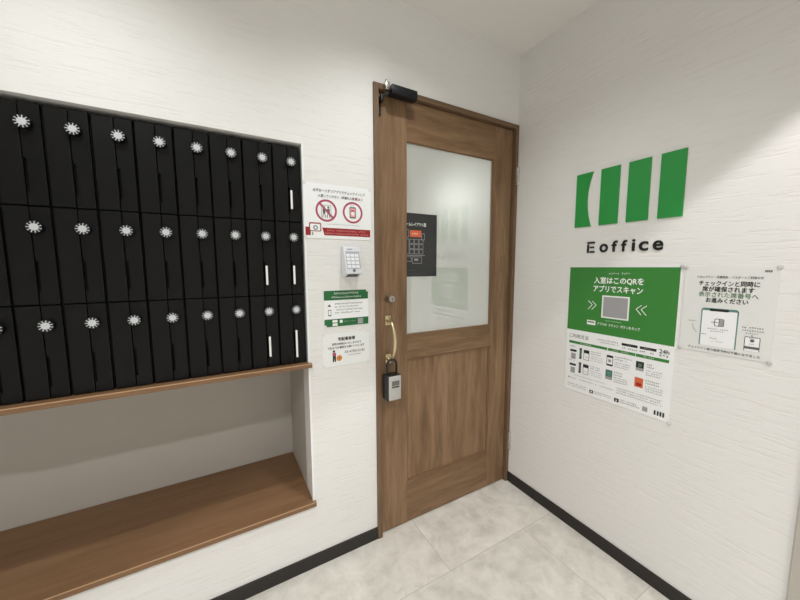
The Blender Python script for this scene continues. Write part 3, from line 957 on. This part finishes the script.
# ---- red warning sheet
rs = thing('poster', 'white sheet with two crimson ring pictograms and red band left of the door', 'poster', (-1.024, 0, 1.405))
S = Sheet('b', 0.0006, rs)
S.sheet('paper', -1.1650, 1.4030, -0.8835, 1.6155)
S.text('heading', 'ink', 1, '必ずお一人ずつアプリでチェックインして', -1.1290, -0.9110, 1.5835, 0.0118, 0.018)
S.text('heading', 'ink', 1, '入室してください（共連れ入室', -1.1100, -0.9585, 1.5635, 0.0118, 0.018)
S.text('red_heading', 'red', 1, '禁止', -0.9560, -0.9300, 1.5635, 0.0118, 0.03)
S.text('heading', 'ink', 1, '）', -0.9275, -0.9220, 1.5625, 0.0138, 0.0)
for cu_ in (-1.0775, -0.9660):
    S.ring('ring_pictogram', 'crimson', 1, cu_, 1.5130, 0.0355, 0.0435)
def walker(cu, dark):
    S.disc('pictogram_figure', dark, 1, cu, 1.5255, 0.0045, 14)
    S.poly('pictogram_figure', dark, 1, [(cu - 0.006, 1.520), (cu + 0.006, 1.520), (cu + 0.005, 1.502), (cu - 0.005, 1.502)])
    S.line('pictogram_figure', dark, 1, (cu - 0.002, 1.503), (cu - 0.006, 1.485), 0.003)
    S.line('pictogram_figure', dark, 1, (cu + 0.002, 1.503), (cu + 0.006, 1.485), 0.003)
S.rect('pictogram_figure', 'greyink', 1, -1.0980, 1.486, -1.0965, 1.534)
S.rect('pictogram_figure', 'greyink', 1, -1.0980, 1.5325, -1.0580, 1.534)
S.rect('pictogram_figure', 'greyink', 1, -1.0595, 1.486, -1.0580, 1.534)
walker(-1.087, 'greyink'); walker(-1.069, 'greyink')
S.line('ring_pictogram', 'crimson', 2, (-1.1045, 1.5400), (-1.0505, 1.4860), 0.0075)
S.specks('fine_print', 'greyink', 1, -0.975, -0.957, 1.5415, 0.0042, 301)
S.rrect('pictogram_figure', 'greyink', 1, -0.9800, 1.4900, -0.9520, 1.5360, 0.004)
S.rrect('pictogram_figure', 'pink', 2, -0.9770, 1.4950, -0.9550, 1.5310, 0.002)
S.disc('pictogram_figure', 'paper', 3, -0.9660, 1.5090, 0.0075, 16)
S.rect('pictogram_figure', 'crimson', 3, -0.9730, 1.5180, -0.9590, 1.5240)
S.specks('fine_print', 'lightink', 1, -1.075, -0.930, 1.4585, 0.0045, 302)
S.poly('red_band', 'red', 1, [(-1.0880, 1.4160), (-0.8880, 1.4160), (-0.8880, 1.4460), (-1.0960, 1.4460)])
S.rect('red_band', 'red', 1, -1.1620, 1.4140, -1.1420, 1.4460)
S.specks('band_print', 'pink', 2, -1.085, -0.900, 1.4330, 0.0072, 303)
S.specks('band_print', 'pink', 2, -1.085, -0.896, 1.4210, 0.0072, 304)
S.rrect('camera_icon', 'red', 2, -1.1480, 1.4300, -1.1000, 1.4640, 0.006)
S.rrect('camera_icon', 'paper', 3, -1.1440, 1.4330, -1.1040, 1.4590, 0.004)
S.disc('camera_icon', 'greyink', 4, -1.1230, 1.4440, 0.0090, 20)
S.disc('camera_icon', 'paper', 5, -1.1230, 1.4440, 0.0050, 20)
S.rect('camera_icon', 'ink', 2, -1.1360, 1.4140, -1.1330, 1.4270)
S.done()
tapes('b', [(-1.161, 1.612), (-0.889, 1.612), (-0.889, 1.407), (-1.161, 1.407)], rs)

# ---- keypad
kp = thing('keypad', 'white numeric keypad box fixed to the wall above the green striped notice', 'keypad', (-0.981, 0, 1.25))
x0, x1, z0, z1 = -1.0205, -0.9435, 1.2450, 1.3750
dt, db = 0.020, 0.052                      # depth at top and bottom: a wedge
b = MB()
b.hexa([(x0, -0.0005, z0), (x1, -0.0005, z0), (x1, -0.0005, z1), (x0, -0.0005, z1),
        (x0 + 0.003, -db, z0 + 0.018), (x1 - 0.003, -db, z0 + 0.018), (x1 - 0.003, -dt, z1 - 0.002), (x0 + 0.003, -dt, z1 - 0.002)])
bmesh.ops.bevel(b.bm, geom=b.bm.edges[:], offset=0.003, segments=2, affect='EDGES', profile=0.5)
b.build('housing', 'keypadwhite', kp, True)
zz0, zz1 = z0 + 0.018, z1 - 0.002
def kconv(u, v, d):
    t = (v - zz0) / (zz1 - zz0)
    return (u, -(db + (dt - db) * t) - d, v)
def kbox(mb, u0, u1, v0, v1, d0, d1):
    mb.hexa([kconv(u0, v0, d0), kconv(u1, v0, d0), kconv(u1, v1, d0), kconv(u0, v1, d0), kconv(u0, v0, d1), kconv(u1, v0, d1), kconv(u1, v1, d1), kconv(u0, v1, d1)])
b = MB(); kbox(b, x0 + 0.010, x1 - 0.008, zz0 + 0.020, zz1 - 0.020, -0.0002, 0.0008)
kb = b.build('key_panel', 'keyline', kp)
for r in range(4):
    for c in range(3):
        b = MB()
        u0 = x0 + 0.012 + c * 0.0182
        v0 = zz0 + 0.0225 + r * 0.0152
        kbox(b, u0, u0 + 0.0152, v0, v0 + 0.0120, 0.0007, 0.0026)
        key = b.build('key', 'keycap', kb)
b = MB(); b.lathe(kconv((x0 + x1) / 2, zz0 + 0.012, -0.0005), (0, -1, 0), [(0, 0), (0.0062, 0), (0.0062, 0.0025), (0.004, 0.0035), (0, 0.0035)], 18)
b.build('round_button', 'greydark', kp, True)
b = MB(); kbox(b, x0 + 0.018, x0 + 0.040, zz1 - 0.012, zz1 - 0.0095, -0.0002, 0.0009)
b.build('indicator', 'greydark', kp)
b = MB()
def uconv(u, t, d):
    return (u, -db * t, z0 + 0.018 * t - d)
b.hexa([uconv(x0 + 0.014, 0.25, -0.002), uconv(x1 - 0.014, 0.25, -0.002), uconv(x1 - 0.014, 0.85, -0.002), uconv(x0 + 0.014, 0.85, -0.002),
        uconv(x0 + 0.014, 0.25, 0.001), uconv(x1 - 0.014, 0.25, 0.001), uconv(x1 - 0.014, 0.85, 0.001), uconv(x0 + 0.014, 0.85, 0.001)])
b.build('cable_port', 'black', kp)

# ---- green striped notice
gn = thing('poster', 'small white notice with green bands at top and bottom under the keypad', 'notice', (-1.0, 0, 1.04))
S = Sheet('b', 0.0006, gn)
S.sheet('paper', -1.0980, 1.0420, -0.9020, 1.1930)
S.rect('green_band', 'greendark', 1, -1.0975, 1.1530, -0.9025, 1.1925)
S.rect('green_band', 'greendark', 1, -1.0975, 1.0425, -0.9025, 1.0740)
S.specks('band_print', 'whiteink', 2, -1.055, -0.945, 1.1765, 0.0092, 401, 0.1)
S.specks('band_print', 'whiteink', 2, -1.066, -0.930, 1.1605, 0.0092, 402, 0.1)
for j in range(4):
    S.specks('body_print', 'ink' if j == 0 else 'greyink', 1, -1.052, -0.925 - 0.012 * (j % 2), 1.1340 - 0.0125 * j, 0.0065, 403 + j, 0.1)
S.poly('icon', 'ink', 1, [(-1.0830, 1.1270), (-1.0680, 1.1270), (-1.0755, 1.1370)])
S.rrect('icon', 'ink', 1, -1.0810, 1.0880, -1.0680, 1.1140, 0.002)
S.rect('icon', 'paper', 2, -1.0795, 1.0920, -1.0695, 1.1110)
for k in range(2):
    S.rect('icon', 'whiteink', 2, -1.0640, 1.0455 + 0.014 * k, -1.0420, 1.0560 + 0.014 * k)
S.rrect('icon', 'whiteink', 2, -1.0330, 1.0560, -1.0200, 1.0690, 0.003)
S.rect('icon', 'lightink', 2, -0.9520, 1.0460, -0.9280, 1.0700)
S.specks('band_print', 'lightink', 2, -1.015, -0.960, 1.0580, 0.0065, 410, 0.1)
S.done()
tapes('b', [(-1.094, 1.045), (-0.906, 1.189)], gn, 0.010)

# ---- delivery notice
dn = thing('poster', 'white notice with delivery person drawing, lowest of the sheets beside the door', 'notice', (-1.005, 0, 0.874))
S = Sheet('b', 0.0006, dn)
S.sheet('paper_soft', -1.1080, 0.8730, -0.9010, 1.0130)
S.text('heading', 'ink', 1, '宅配業者様', -1.0420, -0.9660, 0.9800, 0.0150, 0.035)
S.text('body_print', 'ink', 1, '荷物の受取はいたしますので', -1.0690, -0.9380, 0.9620, 0.0098, 0.015)
S.text('body_print', 'ink', 1, '下記までお電話をお願いいたします', -1.0880, -0.9230, 0.9470, 0.0098, 0.015)
S.text('body_print', 'greyink', 1, '03-4750-0140', -1.0130, -0.9230, 0.9235, 0.0110, 0.012)
S.specks('body_print', 'greyink', 1, -0.998, -0.936, 0.9120, 0.0055, 501, 0.1)
S.disc('delivery_drawing', 'ink', 1, -1.0610, 0.9370, 0.0052, 14)
S.poly('delivery_drawing', 'crimson', 1, [(-1.0680, 0.9310), (-1.0520, 0.9310), (-1.0520, 0.9180), (-1.0660, 0.9180)])
S.poly('delivery_drawing', 'ink', 1, [(-1.0660, 0.9180), (-1.0530, 0.9180), (-1.0520, 0.8920), (-1.0580, 0.8920), (-1.0590, 0.9080), (-1.0610, 0.8920), (-1.0670, 0.8920)])
S.disc('delivery_drawing', 'amber', 1, -1.0380, 0.9060, 0.0125, 20)
S.line('delivery_drawing', 'ink', 2, (-1.0380, 0.9020), (-1.0380, 0.9110), 0.002)
S.done()
tapes('b', [(-1.103, 1.010), (-0.905, 1.010), (-0.906, 0.876), (-1.103, 0.876)], dn, 0.010)

# ---- charcoal floor plan board on the glass
fp = thing('poster', 'charcoal floor plan sign with one orange room on the door glass', 'sign', (-0.613, GY - 0.001, 1.243))
S = Sheet('b', -(GY - 0.0004), fp)
S.sheet('board', SX0 + 0.0005, 1.2430, -0.5235, 1.5385)
S.text('heading', 'whiteink', 1, 'ームレイアウト図', SX0 + 0.002, -0.5880, 1.4790, 0.0160, 0.025)
S.rect('plan_drawing', 'orange', 1, -0.6770, 1.4290, -0.6140, 1.4600)
S.specks('plan_drawing', 'whiteink', 2, -0.665, -0.628, 1.4400, 0.008, 601)
def rect_outline(u0, v0, u1, v1, w=0.0022, mat='lightink'):
    for p, q in (((u0, v0), (u1, v0)), ((u1, v0), (u1, v1)), ((u1, v1), (u0, v1)), ((u0, v1), (u0, v0))):
        S.line('plan_drawing', mat, 2, p, q, w)
rect_outline(-0.6130, 1.4160, -0.5960, 1.4460)
rect_outline(-0.6960, 1.4270, -0.6840, 1.4600)
for r in range(3):
    for c in range(3):
        rect_outline(-0.6780 + 0.0260 * c, 1.3500 + 0.0240 * r, -0.6560 + 0.0260 * c, 1.3700 + 0.0240 * r)
rect_outline(-0.6960, 1.3420, -0.5930, 1.3420 + 0.0010)
rect_outline(-0.6960, 1.3500, -0.6820, 1.4180)
rect_outline(-0.6640, 1.3060, -0.6120, 1.3360)
rect_outline(-0.6960, 1.3150, -0.6700, 1.3360)
S.rect('plan_drawing', 'lightink', 2, -0.6530, 1.3180, -0.6310, 1.3280)
S.specks('plan_drawing', 'greyink', 1, -0.690, -0.640, 1.2700, 0.006, 602)
S.specks('plan_drawing', 'greyink', 1, -0.690, -0.590, 1.2560, 0.005, 603)
S.done()
